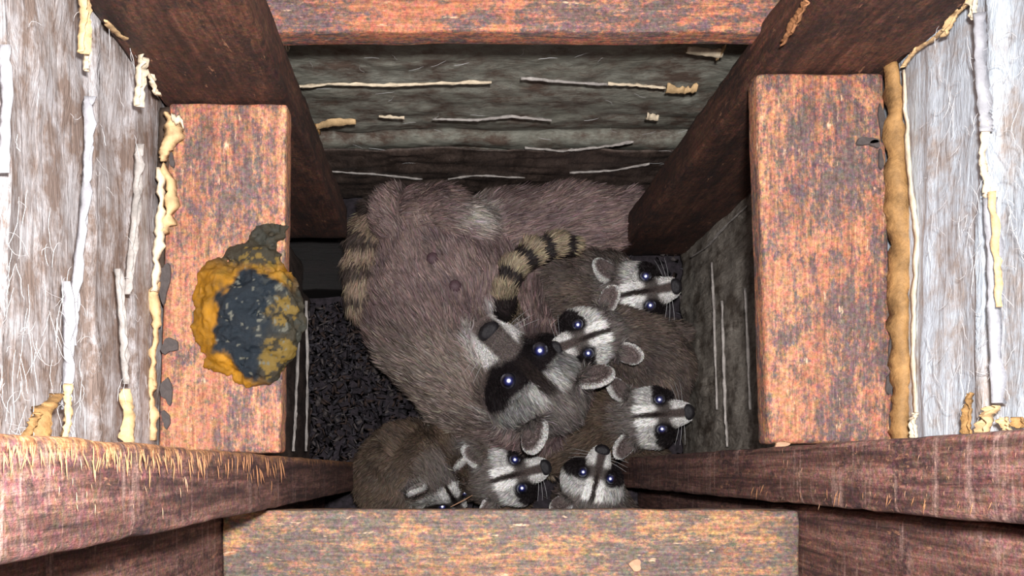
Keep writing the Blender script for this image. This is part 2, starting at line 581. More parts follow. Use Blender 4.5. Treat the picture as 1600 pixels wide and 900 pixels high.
floor_m = plain('dark_trampled_litter', (0.026, 0.020, 0.026), 0.85, 0.85, 120, 1.0)
floor = sheet('floor', (XL, YF, -0.008), (XR - XL, 0, 0), (0, YB - YF, 0), 150, 130, floor_h, floor_m, kind='structure', thick=0.02)

fold_l = folds([((735 - 0) * 0, 0.001, 0)], 1)


def wall_left_h(u, v, P):
    h = 0.004 * vnoise(P * np.array([1, 1, 2.2]), 14, 31, 4)
    z = P[:, 2]
    for zc, a in ((0.785, 0.007), (0.715, 0.005), (0.93, 0.006)):
        zz = zc + 0.012 * vnoise(np.stack([P[:, 1] * 0, P[:, 1], P[:, 1] * 0], 1), 9, int(zc * 100))
        h += a * np.exp(-np.abs((z - zz) / 0.006) ** 1.4)
    return h


wall_left = sheet('wall_left', (XL, YF, -0.02), (0, YB - YF, 0), (0, 0, ZT + 0.02), 150, 220, wall_left_h, pap_l, kind='structure')


def wall_right_h(u, v, P):
    h = 0.004 * vnoise(P * np.array([1, 1, 2.2]), 14, 41, 4)
    z = P[:, 2]
    for zc, a in ((0.785, 0.008), (0.70, 0.004), (0.90, 0.004)):
        zz = zc + 0.010 * vnoise(np.stack([P[:, 1] * 0, P[:, 1], P[:, 1] * 0], 1), 8, int(zc * 100) + 5)
        h += a * np.exp(-np.abs((z - zz) / 0.007) ** 1.4)
    return h


wall_right = sheet('wall_right', (XR, YB, -0.02), (0, YF - YB, 0), (0, 0, ZT + 0.02), 150, 220, wall_right_h, pap_r, kind='structure')


def wall_back_h(u, v, P):
    h = 0.006 * vnoise(P * np.array([0.9, 1, 1.0]), 20, 51, 5)
    z = P[:, 2]
    for py, a, w in ((132, 0.0015, 0.012), (186, 0.0015, 0.014), (214, 0.010, 0.03), (238, 0.004, 0.008), (268, 0.005, 0.008)):
        zc = H - F * YB / (735 - py)
        zz = zc + 0.016 * vnoise(np.stack([P[:, 0], P[:, 0] * 0, P[:, 0] * 0], 1), 10, py, 3)
        t = (z - zz) / w
        h += a * np.where(t > 0, np.exp(-t * 1.2), np.exp(-(t * 2.2) ** 2))
    return h


wall_back = sheet('wall_back', (XR, YB, -0.02), (XL - XR, 0, 0), (0, 0, ZT + 0.02), 200, 220, wall_back_h, pap_b, kind='structure')
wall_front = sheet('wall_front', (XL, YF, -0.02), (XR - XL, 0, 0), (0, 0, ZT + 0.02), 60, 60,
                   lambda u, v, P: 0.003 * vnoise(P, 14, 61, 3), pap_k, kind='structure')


def panel_h(seed):
    def f(u, v, P):
        h = 0.004 * vnoise(P * np.array([1, 1, 0.35]), 50, seed, 3)
        return h + 0.004 * np.abs(vnoise(P * np.array([1, 1, 0.12]), 90, seed + 3, 2))
    return f


def ragged_top(u, v):
    # top edge torn
    e = 0.03 * vnoise(np.stack([u * 9, u * 0, u * 0], 1), 1, 77, 3)
    return u, v * (1 + e)


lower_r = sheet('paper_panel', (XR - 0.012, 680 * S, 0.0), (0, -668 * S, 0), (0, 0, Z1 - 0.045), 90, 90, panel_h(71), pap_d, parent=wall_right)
lower_b = sheet('paper_panel', (XR - 0.001, YB - 0.018, 0.0), (XL - XR + 0.002, 0, 0), (0, 0.006, 0.20), 120, 40, lambda u, v, P: 0.006 * vnoise(P * np.array([0.6, 1, 1.6]), 30, 171, 4), pap_k, parent=wall_back)  # darker brown strip along the bottom of the back wall
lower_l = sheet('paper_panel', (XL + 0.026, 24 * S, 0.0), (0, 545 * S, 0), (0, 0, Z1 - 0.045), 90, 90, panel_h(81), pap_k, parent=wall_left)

# ------------------------------------------------------------------ timber: studs and blocking
def rect(x0, x1, y0, y1):   # pixels at the blocking plane
    a = px2(x0, y1); b = px2(x1, y1); c = px2(x1, y0); d = px2(x0, y0)
    return [a, b, c, d]


studs = 'upright studs of the shaft'
blocks = 'flat blocking boards between the studs'
stud_ul = timber('wall_stud', rect(250, 450, 80, 158), 0.205, ZT, wood_bz, 0.004, 0.0018, (10, 6, 60), 1,
                 'brown wooden stud above the left blocking board, bottom end stopping over the dark gap', 'stud', studs, 0.004)
stud_ur = timber('wall_stud', rect(1190, 1402, 32, 110), 0.0, ZT, wood_bz, 0.004, 0.0018, (10, 6, 60), 2,
                 'dark brown stud above the right blocking board, running down behind the upper right kit', 'stud', studs, 0.004)
stud_ll = timber('wall_stud', rect(245, 441, 712, 792), 0.0, ZT, wood_fz, 0.003, 0.0007, (10, 8, 60), 3,
                 'reddish sawn stud below the left blocking board, fringed with orange torn splinters', 'stud', studs, 0.0015)
stud_lr = timber('wall_stud', rect(1192, 1404, 699, 783), 0.0, ZT, wood_rz, 0.003, 0.0009, (10, 8, 60), 4,
                 'reddish sawn stud below the right blocking board, chipped along its lower edge', 'stud', studs, 0.002)
stud_2l = timber('wall_stud', rect(245, 344, 797, 980), 0.0, ZT, wood_rz, 0.004, 0.0015, (8, 6, 50), 5,
                 'shadowed second stud doubled beneath the splintered stud, left end of the bottom board', 'stud', studs)
stud_2r = timber('wall_stud', rect(1252, 1404, 789, 980), 0.0, ZT, wood_rz, 0.004, 0.0015, (8, 6, 50), 6,
                 'shadowed second stud doubled beneath the chipped stud, right end of the bottom board', 'stud', studs)

BT = 0.026
board_l = timber('blocking_board', [px2(247, 706), px2(438, 708), px2(449, 161), px2(264, 161)], Z1 - BT, Z1, wood_fy, 0.003, 0.0012, (16, 30, 3), 7,
                 'orange stained board on the left with the crusty lump on it', 'board', blocks, 0.003)
board_r = timber('blocking_board', [px2(1200, 694), px2(1398, 691), px2(1383, 113), px2(1182, 113)], Z1 - BT, Z1, wood_sy, 0.004, 0.0012, (16, 30, 3), 8,
                 'reddish mottled board on the right beside the tan paper fold', 'board', blocks, 0.003)
board_t = timber('blocking_board', [px2(335, 50), px2(1290, 48), px2(1290, -88), px2(335, -88)], Z1 - BT, Z1, wood_tx, 0.003, 0.0012, (40, 10, 3), 9,
                 'rusty mottled board across the top above the grey paper', 'board', blocks, 0.003)
board_b = timber('blocking_board', [px2(347, 965), px2(1249, 965), px2(1249, 796), px2(347, 796)], Z1 - BT, Z1, wood_bx, 0.003, 0.0012, (40, 10, 3), 10,
                 'brown and orange board across the bottom with a pale chip on it', 'board', blocks, 0.003)

blk = timber('dark_gap_block', [(W(430, 455, 0.06).x, W(430, 455, 0.06).y), (W(558, 452, 0.06).x, W(558, 452, 0.06).y),
                            (W(552, 374, 0.06).x, W(552, 374, 0.06).y), (W(430, 374, 0.06).x, W(430, 374, 0.06).y)], 0.0, 0.06, gap_black, 0.004, 0.002, (8, 6, 4), 12,
             'added black block standing for the dark gap under the upper left stud', 'block')  # added block, coloured near-black in place of a shaded gap

# ------------------------------------------------------------------ torn paper and folds on the walls
zs = Z1 + 0.004


def strip(parent, pix, widths_px, mat, z=None, plane=None, wdir=(1, 0, 0), seed=0, curl=0.005, rag=0.003, name='torn_paper_strip'):
    if z is not None: pts = [W(x, y, z + random.uniform(0, 0.004)) for x, y in pix]; k = (H - z) / F
    else:
        pts = [on_x(x, y, plane) for x, y in pix]; k = abs(plane / (pix[len(pix) // 2][0] - 700))
    return scrap(name, pts, [w * k for w in widths_px], wdir, mat, parent, rag, curl, seed=seed)


# left seam
strip(wall_left, [(262, 176), (272, 200), (258, 232), (254, 252)], [10, 30, 24, 10], kraft, zs + 0.012, seed=1, curl=0.010, rag=0.002)
strip(wall_left, [(268, 182), (286, 192)], [12, 10], kraft_pale, zs + 0.018, wdir=(0, 1, 0), seed=2)
strip(wall_left, [(256, 256), (266, 300), (262, 345), (250, 368)], [14, 20, 16, 6], kraft, zs + 0.008, seed=3, curl=0.008)
strip(wall_left, [(262, 168), (256, 240), (254, 330), (250, 420)], [26, 22, 16, 12], gap_dark, Z1 - 0.008, seed=99, curl=0.002, rag=0.001)  # added strip behind the seam, coloured dark for the shaded gap
strip(wall_left, [(249, 262), (252, 330), (245, 400), (240, 455)], [9, 12, 14, 10], kraft_pale, zs + 0.01, seed=4)
strip(wall_left, [(241, 440), (243, 500), (240, 560), (238, 620)], [13, 16, 14, 10], kraft, zs + 0.006, seed=5)
strip(wall_left, [(236, 590), (238, 640), (234, 688)], [10, 14, 12], kraft, zs + 0.006, seed=6)
# upper left pieces
strip(wall_left, [(222, 88), (219, 120), (214, 165)], [18, 20, 10], kraft_pale, plane=XL + 0.016, wdir=(0, 0, 1), seed=7, curl=0.008)
strip(wall_left, [(232, 112), (246, 150)], [24, 12], kraft_pale, plane=XL + 0.014, wdir=(0, 0, 1), seed=8)
strip(wall_left, [(168, 36), (190, 58), (206, 60)], [10, 10, 6], kraft, plane=XL + 0.014, wdir=(0, 0, 1), seed=9)
strip(wall_left, [(130, -10), (131, 30), (128, 82)], [26, 18, 18], kraft, plane=XL + 0.014, wdir=(0, 0, 1), seed=10, curl=0.008)
strip(wall_left, [(137, 60), (134, 110)], [14, 6], kraft_pale, plane=XL + 0.012, wdir=(0, 0, 1), seed=11)
# lower left torn pieces
strip(wall_left, [(66, 690), (72, 640), (92, 616)], [50, 40, 14], kraft_dk, plane=XL + 0.014, wdir=(0, 0, 1), seed=12, curl=0.010)
strip(wall_left, [(104, 690), (106, 640), (108, 600)], [22, 16, 6], kraft, plane=XL + 0.018, wdir=(0, 0, 1), seed=13)
strip(wall_left, [(203, 694), (202, 650), (198, 608)], [30, 26, 10], kraft, plane=XL + 0.012, wdir=(0, 0, 1), seed=14, curl=0.008)
strip(wall_left, [(40, 690), (52, 660), (60, 645)], [24, 20, 8], kraft_dk, plane=XL + 0.014, wdir=(0, 0, 1), seed=15)
# long vertical folds, left
for i, (pix, w, m_) in enumerate([
        ([(136, 150), (138, 230), (132, 320), (118, 440), (112, 540)], [2, 4, 4, 3, 2], foil),
        ([(216, 225), (214, 300), (207, 380), (198, 460)], [3, 6, 6, 3], greyfold),
        ([(6, 70), (8, 170), (3, 270)], [3, 4, 3], foil),
        ([(104, 440), (106, 560), (102, 640)], [2, 4, 2], foil),
        ([(184, 420), (192, 520), (196, 600)], [3, 5, 3], greyfold)]):
    strip(wall_left, pix, [q * .9 for q in w], m_, plane=XL + 0.011, wdir=(0, 0, 1), seed=30 + i, curl=0.007, rag=0.0008, name='paper_fold')
# right: rolled tan edge, shiny fold, torn rags
strip(wall_right, [(1398, 100), (1404, 200), (1408, 300), (1416, 380), (1407, 470), (1411, 560), (1411, 640), (1413, 690)], [26, 34, 40, 38, 30, 32, 30, 26], kraft_dk, zs + 0.004, seed=50, curl=0.016, rag=0.0028, name='rolled_paper_edge')
strip(wall_right, [(1411, 110), (1417, 200), (1424, 300), (1434, 370), (1428, 460), (1428, 560), (1432, 650)], [3, 4, 6, 6, 5, 4, 3], kraft_pale, zs + 0.02, seed=51, rag=0.0008)
strip(wall_right, [(1530, 20), (1531, 100), (1537, 180), (1541, 205)], [9, 10, 6, 3], foil, plane=XR - 0.016, wdir=(0, 0, 1), seed=52, curl=0.010, rag=0.001, name='paper_fold')
strip(wall_right, [(1537, 190), (1537, 250), (1541, 300), (1546, 320)], [6, 7, 9, 6], kraft_pale, plane=XR - 0.016, wdir=(0, 0, 1), seed=53, name='torn_paper_strip')
strip(wall_right, [(1545, 310), (1551, 400), (1553, 500), (1558, 630)], [8, 10, 9, 7], foil, plane=XR - 0.016, wdir=(0, 0, 1), seed=54, curl=0.010, rag=0.001, name='paper_fold')
strip(wall_right, [(1549, 300), (1557, 400), (1560, 480)], [5, 7, 5], kraft, plane=XR - 0.020, wdir=(0, 0, 1), seed=55)
strip(wall_right, [(1412, 104), (1430, 78), (1452, 66), (1475, 46)], [14, 16, 18, 12], kraft, plane=XR - 0.014, wdir=(0, 0, 1), seed=56)
strip(wall_right, [(1474, 58), (1492, 24), (1515, 2)], [10, 20, 14], kraft, plane=XR - 0.016, wdir=(0, 0, 1), seed=57)
strip(wall_right, [(1520, 30), (1523, -10)], [18, 22], kraft_pale, plane=XR - 0.016, wdir=(0, 0, 1), seed=58)
strip(wall_right, [(1513, 678), (1512, 640), (1518, 614)], [22, 18, 6], kraft_dk, plane=XR - 0.014, wdir=(0, 0, 1), seed=59)
strip(wall_right, [(1540, 676), (1545, 650), (1556, 634)], [30, 30, 12], kraft, plane=XR - 0.016, wdir=(0, 0, 1), seed=60, curl=0.010)
strip(wall_right, [(1575, 672), (1570, 652)], [30, 20], kraft, plane=XR - 0.014, wdir=(0, 0, 1), seed=61)
strip(wall_right, [(1600, 668), (1590, 652)], [22, 16], kraft_dk, plane=XR - 0.018, wdir=(0, 0, 1), seed=62)
strip(wall_right, [(1430, 688), (1428, 660), (1432, 645)], [14, 12, 6], kraft_pale, plane=XR - 0.012, wdir=(0, 0, 1), seed=63)
# right lower panel: raised pale seams
for i, (pix, w) in enumerate([([(1128, 470), (1130, 560), (1133, 650), (1136, 698)], [2, 3, 3, 2]), ([(1164, 450), (1168, 540), (1172, 640)], [3, 3, 2]),
                              ([(1112, 410), (1116, 500), (1120, 640)], [2, 2, 2])]):
    pts = [on_x(x, y, XR - 0.019) for x, y in pix]
    scrap('paper_fold', pts, [q * S * 0.9 for q in w], (0, 0, 1), greyfold, wall_right, 0.0006, 0.003, seed=70 + i)
pts = [on_x(x, y, XR - 0.019) for x, y in [(1080, 402), (1106, 385), (1135, 352), (1168, 322)]]
scrap('torn_paper_strip', pts, [0.012, 0.02, 0.02, 0.014], (0, 0, 1), greyfold, wall_right, 0.005, 0.004, seed=75)
# left lower: slatted folds by the board edge
for i, (pix, w) in enumerate([([(463, 440), (466, 540), (462, 640), (458, 705)], [3, 4, 4, 3]), ([(478, 470), (480, 600), (478, 705)], [2, 3, 3])]):
    pts = [on_x(x, y, XL + 0.036) for x, y in pix]
    scrap('paper_fold', pts, [q * S * 1.1 for q in w], (0, 0, 1), greyfold, wall_left, 0.001, 0.004, seed=80 + i)
# back wall: creases with pale lips and tan scraps
YP = YB - 0.014
for i, (pix, w, m_) in enumerate([
        ([(462, 136), (520, 131), (600, 134), (690, 130), (768, 129)], [3, 5, 5, 6, 5], kraft_pale),
        ([(814, 122), (880, 128), (950, 132)], [2, 4, 3], greyfold),
        ([(950, 131), (1000, 134), (1040, 138)], [2, 3, 3], kraft_pale),
        ([(592, 182), (632, 184)], [3, 5], kraft_pale),
        ([(676, 186), (740, 188), (800, 182), (862, 188)], [2, 3, 2, 3], greyfold),
        ([(820, 231), (880, 236), (940, 230), (990, 222)], [2, 2, 3, 2], greyfold),
        ([(512, 268), (580, 272), (660, 280)], [4, 5, 2], greyfold),
        ([(700, 280), (745, 274), (820, 278)], [3, 6, 2], greyfold),
        ([(890, 270), (960, 266), (1015, 256)], [2, 4, 3], greyfold)]):
    pts = [on_y(x, y, YP - 0.004) for x, y in pix]
    kk = (H - pts[0].z) / F
    scrap('paper_fold', pts, [q * kk * 0.8 for q in w], (0, 0, 1), m_, wall_back, 0.0010, 0.003, seed=90 + i)
for i, (pix, w, m_) in enumerate([
        ([(1072, 80), (1128, 86)], [14, 12], kraft_pale), ([(1040, 142), (1066, 143), (1088, 140)], [12, 16, 10], kraft),
        ([(1010, 183), (1028, 186)], [12, 9], kraft_pale), ([(488, 202), (515, 194), (556, 191)], [12, 14, 6], kraft),
        ([(500, 206), (492, 196)], [12, 8], kraft_dk), ([(440, 76), (452, 74)], [18, 12], kraft_pale), ([(1120, 92), (1132, 76)], [14, 12], kraft)]):
    pts = [on_y(x, y, YP - 0.006) for x, y in pix]
    kk = (H - pts[0].z) / F
    scrap('torn_paper_strip', pts, [q * kk * 1.6 for q in w], (0, 0, 1), m_, wall_back, 0.003, 0.006, seed=110 + i)


# white fibres and web threads clinging to the papers
def fibres(parent, n, plane, xr, yr, seed, lens=(0.012, 0.05), rad=0.00028):
    rs = random.Random(seed); paths = []
    for _ in range(n):
        p = on_x(rs.uniform(*xr), rs.uniform(*yr), plane)
        a = rs.uniform(0, 2 * math.pi); L = rs.uniform(*lens); bend = rs.uniform(-2.2, 2.2); path = []
        q = Vector(p)
        for i in range(8):
            path.append(tuple(q)); a += bend / 8
            q = q + Vector((0, math.sin(a), math.cos(a) * 1.0)) * (L / 8) + Vector((rs.uniform(-1, 1) * 0.0006, 0, 0))
        paths.append(path)
    return tube_obj('web_fibres', paths, rad, fibre_m, parent, 3, 'stuff')


fibres(wall_left, 60, XL + 0.013, (0, 130), (380, 680), 1, (0.01, 0.045), .00014)
fibres(wall_left, 45, XL + 0.012, (10, 240), (20, 640), 2, (0.01, 0.03), .00016)
fibres(wall_right, 110, XR - 0.014, (1440, 1600), (20, 660), 3, (0.010, 0.03), .00018)
fb = []
rs = random.Random(5)
for _ in range(36):
    p = on_y(rs.uniform(480, 1060), rs.uniform(85, 260), YP - 0.002); a = rs.uniform(0, 6.28); path = []
    for i in range(6):
        path.append(tuple(p)); a += rs.uniform(-.5, .5); p = p + Vector((math.cos(a), 0, math.sin(a))) * rs.uniform(0.002, 0.005)
    fb.append(path)
tube_obj('web_fibres', fb, 0.00018, fibre_m, wall_back, 3, 'stuff')

# residue patches on the boards' edges: thin irregular flakes
def patch(parent, px, py, rx, ry, seed, mat=tar, z=Z1 + 0.0022, name='residue_patch'):
    rs = random.Random(seed); n = 18; c = W(px, py, z); k = (H - z) / F
    bm = bmesh.new(); top = []; bot = []
    for i in range(n):
        a = 2 * math.pi * i / n; r = 0.9 + 0.2 * math.sin(2 * a + seed) + 0.14 * math.sin(3 * a + 2.3 * seed) + rs.uniform(-.08, .08)
        x, y = rx * k * r * math.cos(a), ry * k * r * math.sin(a)
        top.append(bm.verts.new((x * .94, y * .94, 0))); bot.append(bm.verts.new((x, y, -0.002)))
    bm.faces.new(top); bm.faces.new(bot[::-1])
    for i in range(n): bm.faces.new((bot[i], bot[(i + 1) % n], top[(i + 1) % n], top[i]))
    me = bpy.data.meshes.new(name); bm.to_mesh(me); bm.free()
    o = link(name, me, mat, parent); o.location = c - parent.location
    return o


for i, (x, y, rx, ry) in enumerate([(256, 440, 10, 34), (264, 540, 13, 16), (260, 610, 9, 26), (259, 655, 7, 16), (268, 250, 5, 12)]):
    patch(board_l, x, y, rx, ry, i)
for i, (x, y, rx, ry) in enumerate([(1355, 220, 17, 8), (1368, 224, 8, 8), (1379, 190, 6, 30), (1377, 250, 5, 16), (1394, 545, 6, 25), (1392, 598, 9, 17), (1396, 650, 5, 25)]):
    patch(board_r, x, y, rx, ry, 20 + i)

# splinters along stud edges and chips
spl_me = []
for s in range(6):
    rs = random.Random(200 + s); bm = bmesh.new(); ring = []
    for i in range(5):
        t = i / 4; w = (1 - abs(2 * t - 0.8) ** 1.6) * 0.5 + 0.04
        w = max(w, 0.03)
        y = rs.uniform(-.12, .12)
        ring.append([bm.verts.new((t, y - w * .22, 0.0)), bm.verts.new((t, y, w * 0.22)), bm.verts.new((t, y + w * .22, 0.0))])
    for a, b in zip(ring[:-1], ring[1:]):
        for k in range(3): bm.faces.new((a[k], b[k], b[(k + 1) % 3], a[(k + 1) % 3]))
    bm.faces.new(ring[0]); bm.faces.new(ring[-1][::-1])
    bmesh.ops.recalc_face_normals(bm, faces=bm.faces)
    me = bpy.data.meshes.new('splinter'); bm.to_mesh(me); bm.free(); spl_me.append(me)
spl_mats = {}


def splinters(parent, X, nx, pixs, ln, seed, mat, ang0, spread=0.5):
    """slivers lying on the stud face of plane X (normal nx)"""
    rs = random.Random(seed)
    for (px, py) in pixs:
        p = on_x(px, py, X + nx * 0.0022)
        key = (mat.name, rs.randrange(6))
        if key not in spl_mats:
            m2 = spl_me[key[1]].copy(); m2.materials.append(mat); spl_mats[key] = m2
        o = bpy.data.objects.new('splinter', spl_mats[key]); C.objects.link(o); o.parent = parent
        a = ang0 + rs.uniform(-spread, spread); L = rs.uniform(*ln) * abs(X / (px - 700)); wf = rs.uniform(.18, .5)
        dv = Vector((nx * rs.uniform(0.02, 0.12), math.sin(a), math.cos(a))).normalized()
        up = Vector((nx, 0, 0)); sd = up.cross(dv).normalized(); up = dv.cross(sd)
        M = Matrix((dv, sd, up)).transposed().to_4x4()
        o.matrix_local = Matrix.Translation(p - parent.location) @ M @ Matrix.Diagonal((L, L * wf, L * 0.4, 1))


rs = random.Random(9)
PLs, PRs = (441 - 700) * S, (1192 - 700) * S
edge_l = [(x, 689 + 0.055 * x + abs(rs.gauss(0, 14)) - 2) for x in [rs.uniform(2, 440) for _ in range(200)]]
splinters(stud_ll, PLs, 1, edge_l, (6, 36), 1, splint, -1.55, 0.75)
splinters(stud_ll, PLs, 1, [(rs.uniform(80, 300), rs.uniform(715, 800)) for _ in range(22)], (7, 20), 2, splint_pale, -1.6, 0.4)
splinters(stud_lr, PRs, -1, [(x, 770 + (x - 1180) * 0.075 - rs.uniform(2, 14)) for x in [rs.uniform(1170, 1560) for _ in range(26)]], (8, 22), 3, splint, -1.9, 0.5)
splinters(stud_lr, PRs, -1, [(rs.uniform(1220, 1595), rs.uniform(690, 790)) for _ in range(45)], (4, 11), 4, splint_pale, -1.6, 0.5)
# upper right stud: torn orange sliver
pts = [on_x(x, y, 490 * S - 0.0025) for x, y in ((1262, 2), (1250, 22), (1238, 44), (1222, 68))]
scrap('splinter', pts, [0.004, 0.007, 0.008, 0.004], (0, 1, 0), splint, stud_ur, 0.002, 0.004, seed=402, label='bright torn orange sliver on the edge')
# ------------------------------------------------------------------ the crusty lump on the left board
def lump():
    z0 = Z1 + 0.002
    cp = lambda x, y, h: np.array(W(x, y, z0 + h), dtype=np.float32)
    blobs = [(388, 500, -0.004, 0.036), (365, 470, -0.006, 0.030), (345, 500, -0.008, 0.024), (362, 545, -0.008, 0.026), (400, 555, -0.004, 0.026), (420, 470, -0.004, 0.030),
             (425, 525, -0.004, 0.028), (350, 440, -0.008, 0.020), (410, 415, -0.006, 0.022), (375, 400, -0.008, 0.012), (402, 378, -0.009, 0.014), (425, 360, -0.010, 0.012),
             (426, 352, -0.002, 0.016), (415, 585, -0.010, 0.014), (440, 500, -0.010, 0.026), (330, 470, -0.010, 0.018), (330, 530, -0.01, 0.018)]
    pos = [(cp(x, y, h), r) for x, y, h, r in blobs]

    def fn(P):
        Q = P.copy(); Q[:, 2] = z0 + (Q[:, 2] - z0) * 1.25
        d = np.full(len(P), 9.0, dtype=np.float32)
        for p, r in pos: d = smin(d, np.linalg.norm(Q - p, axis=1) - r * 0.86, 0.008)
        d -= 0.0052 * vnoise(P, 95, 7, 3) + 0.0024 * vnoise(P, 300, 9, 2)
        return np.maximum(d, z0 + 0.0005 - P[:, 2])
    lo = cp(270, 640, -0.004); hi = cp(490, 320, 0.06); hi[2] = z0 + 0.05
    V, Q = largest(*surface_nets(fn, lo, hi, 0.0013))
    k = (H - V[:, 2]) / F
    px = 700 + V[:, 0] / k; py = 735 - V[:, 1] / k
    n = vnoise(V, 70, 21, 4); n2 = vnoise(V, 260, 22, 3)
    ochre = np.array([0.36, 0.165, 0.012]); olive = np.array([0.16, 0.105, 0.025]); blk_ = np.array([0.010, 0.016, 0.023]); grey = np.array([0.085, 0.085, 0.068])
    dd = np.hypot((px - 398) / 70, (py - 505) / 92) + 0.26 * n + .06 * n2
    inner = np.clip((0.98 - dd) / 0.10, 0, 1)[:, None]
    up = np.maximum(np.clip((428 - py + 30 * n) / 22, 0, 1), np.clip((px - 415 + 45 * n + .3 * (py - 500)) / 26, 0, 1))[:, None]
    c = ochre * (0.8 + 0.5 * n[:, None] + .35 * n2[:, None])
    mixc = np.where((n + 0.4 * n2)[:, None] > 0.12, olive, blk_)
    right = np.clip((px - 400 + 40 * n) / 40, 0, 1)[:, None]
    core = blk_ * (1 - 0.75 * right) + 0.75 * right * np.where((n2 + .3 * n)[:, None] > 0.05, grey * 0.8, mixc)
    c = c * (1 - inner) + core * inner
    upc = np.where((n + .5 * n2)[:, None] > .16, olive * .9, np.where((n2 - .4 * n)[:, None] > .1, grey * .4, np.array([.035, .03, .02])))
    c = c * (1 - up) + upc * up
    spk = (n2 > 0.42)[:, None]; c = np.where(spk & (inner > 0.4), grey * 1.4, c)
    ctr = V.mean(0); ctr[2] = z0
    me = mesh_np('dried_lump', V - ctr, Q, True, np.clip(c, 0.004, 1))
    o = link('dried_lump', me, attr_mat('crusty_glossy_lump', 0.18, 0.25, (300, 0.9, 0.0016)), loc=tuple(ctr))
    setp(o, 'crusty glossy ochre and blue-black lump stuck on the left board', 'lump')


lump()

# pale wood chip on the bottom board
ch = patch(board_b, 993, 883, 13, 9, 300, splint_pale, Z1 + 0.005, 'wood_chip')
ch.parent = None; ch.location = W(993, 883, Z1 + 0.0045)
setp(ch, 'small pale wood chip lying on the bottom board', 'chip')
ch2 = patch(board_r, 1220, 694, 14, 5, 301, splint_pale, Z1 + 0.005, 'wood_chip')
ch2.parent = None; ch2.location = W(1222, 695, Z1 + 0.004)
setp(ch2, 'tiny pale crumb at the lower corner of the right board', 'chip')


# ------------------------------------------------------------------ raccoons
def norm(v): return v / np.linalg.norm(v)


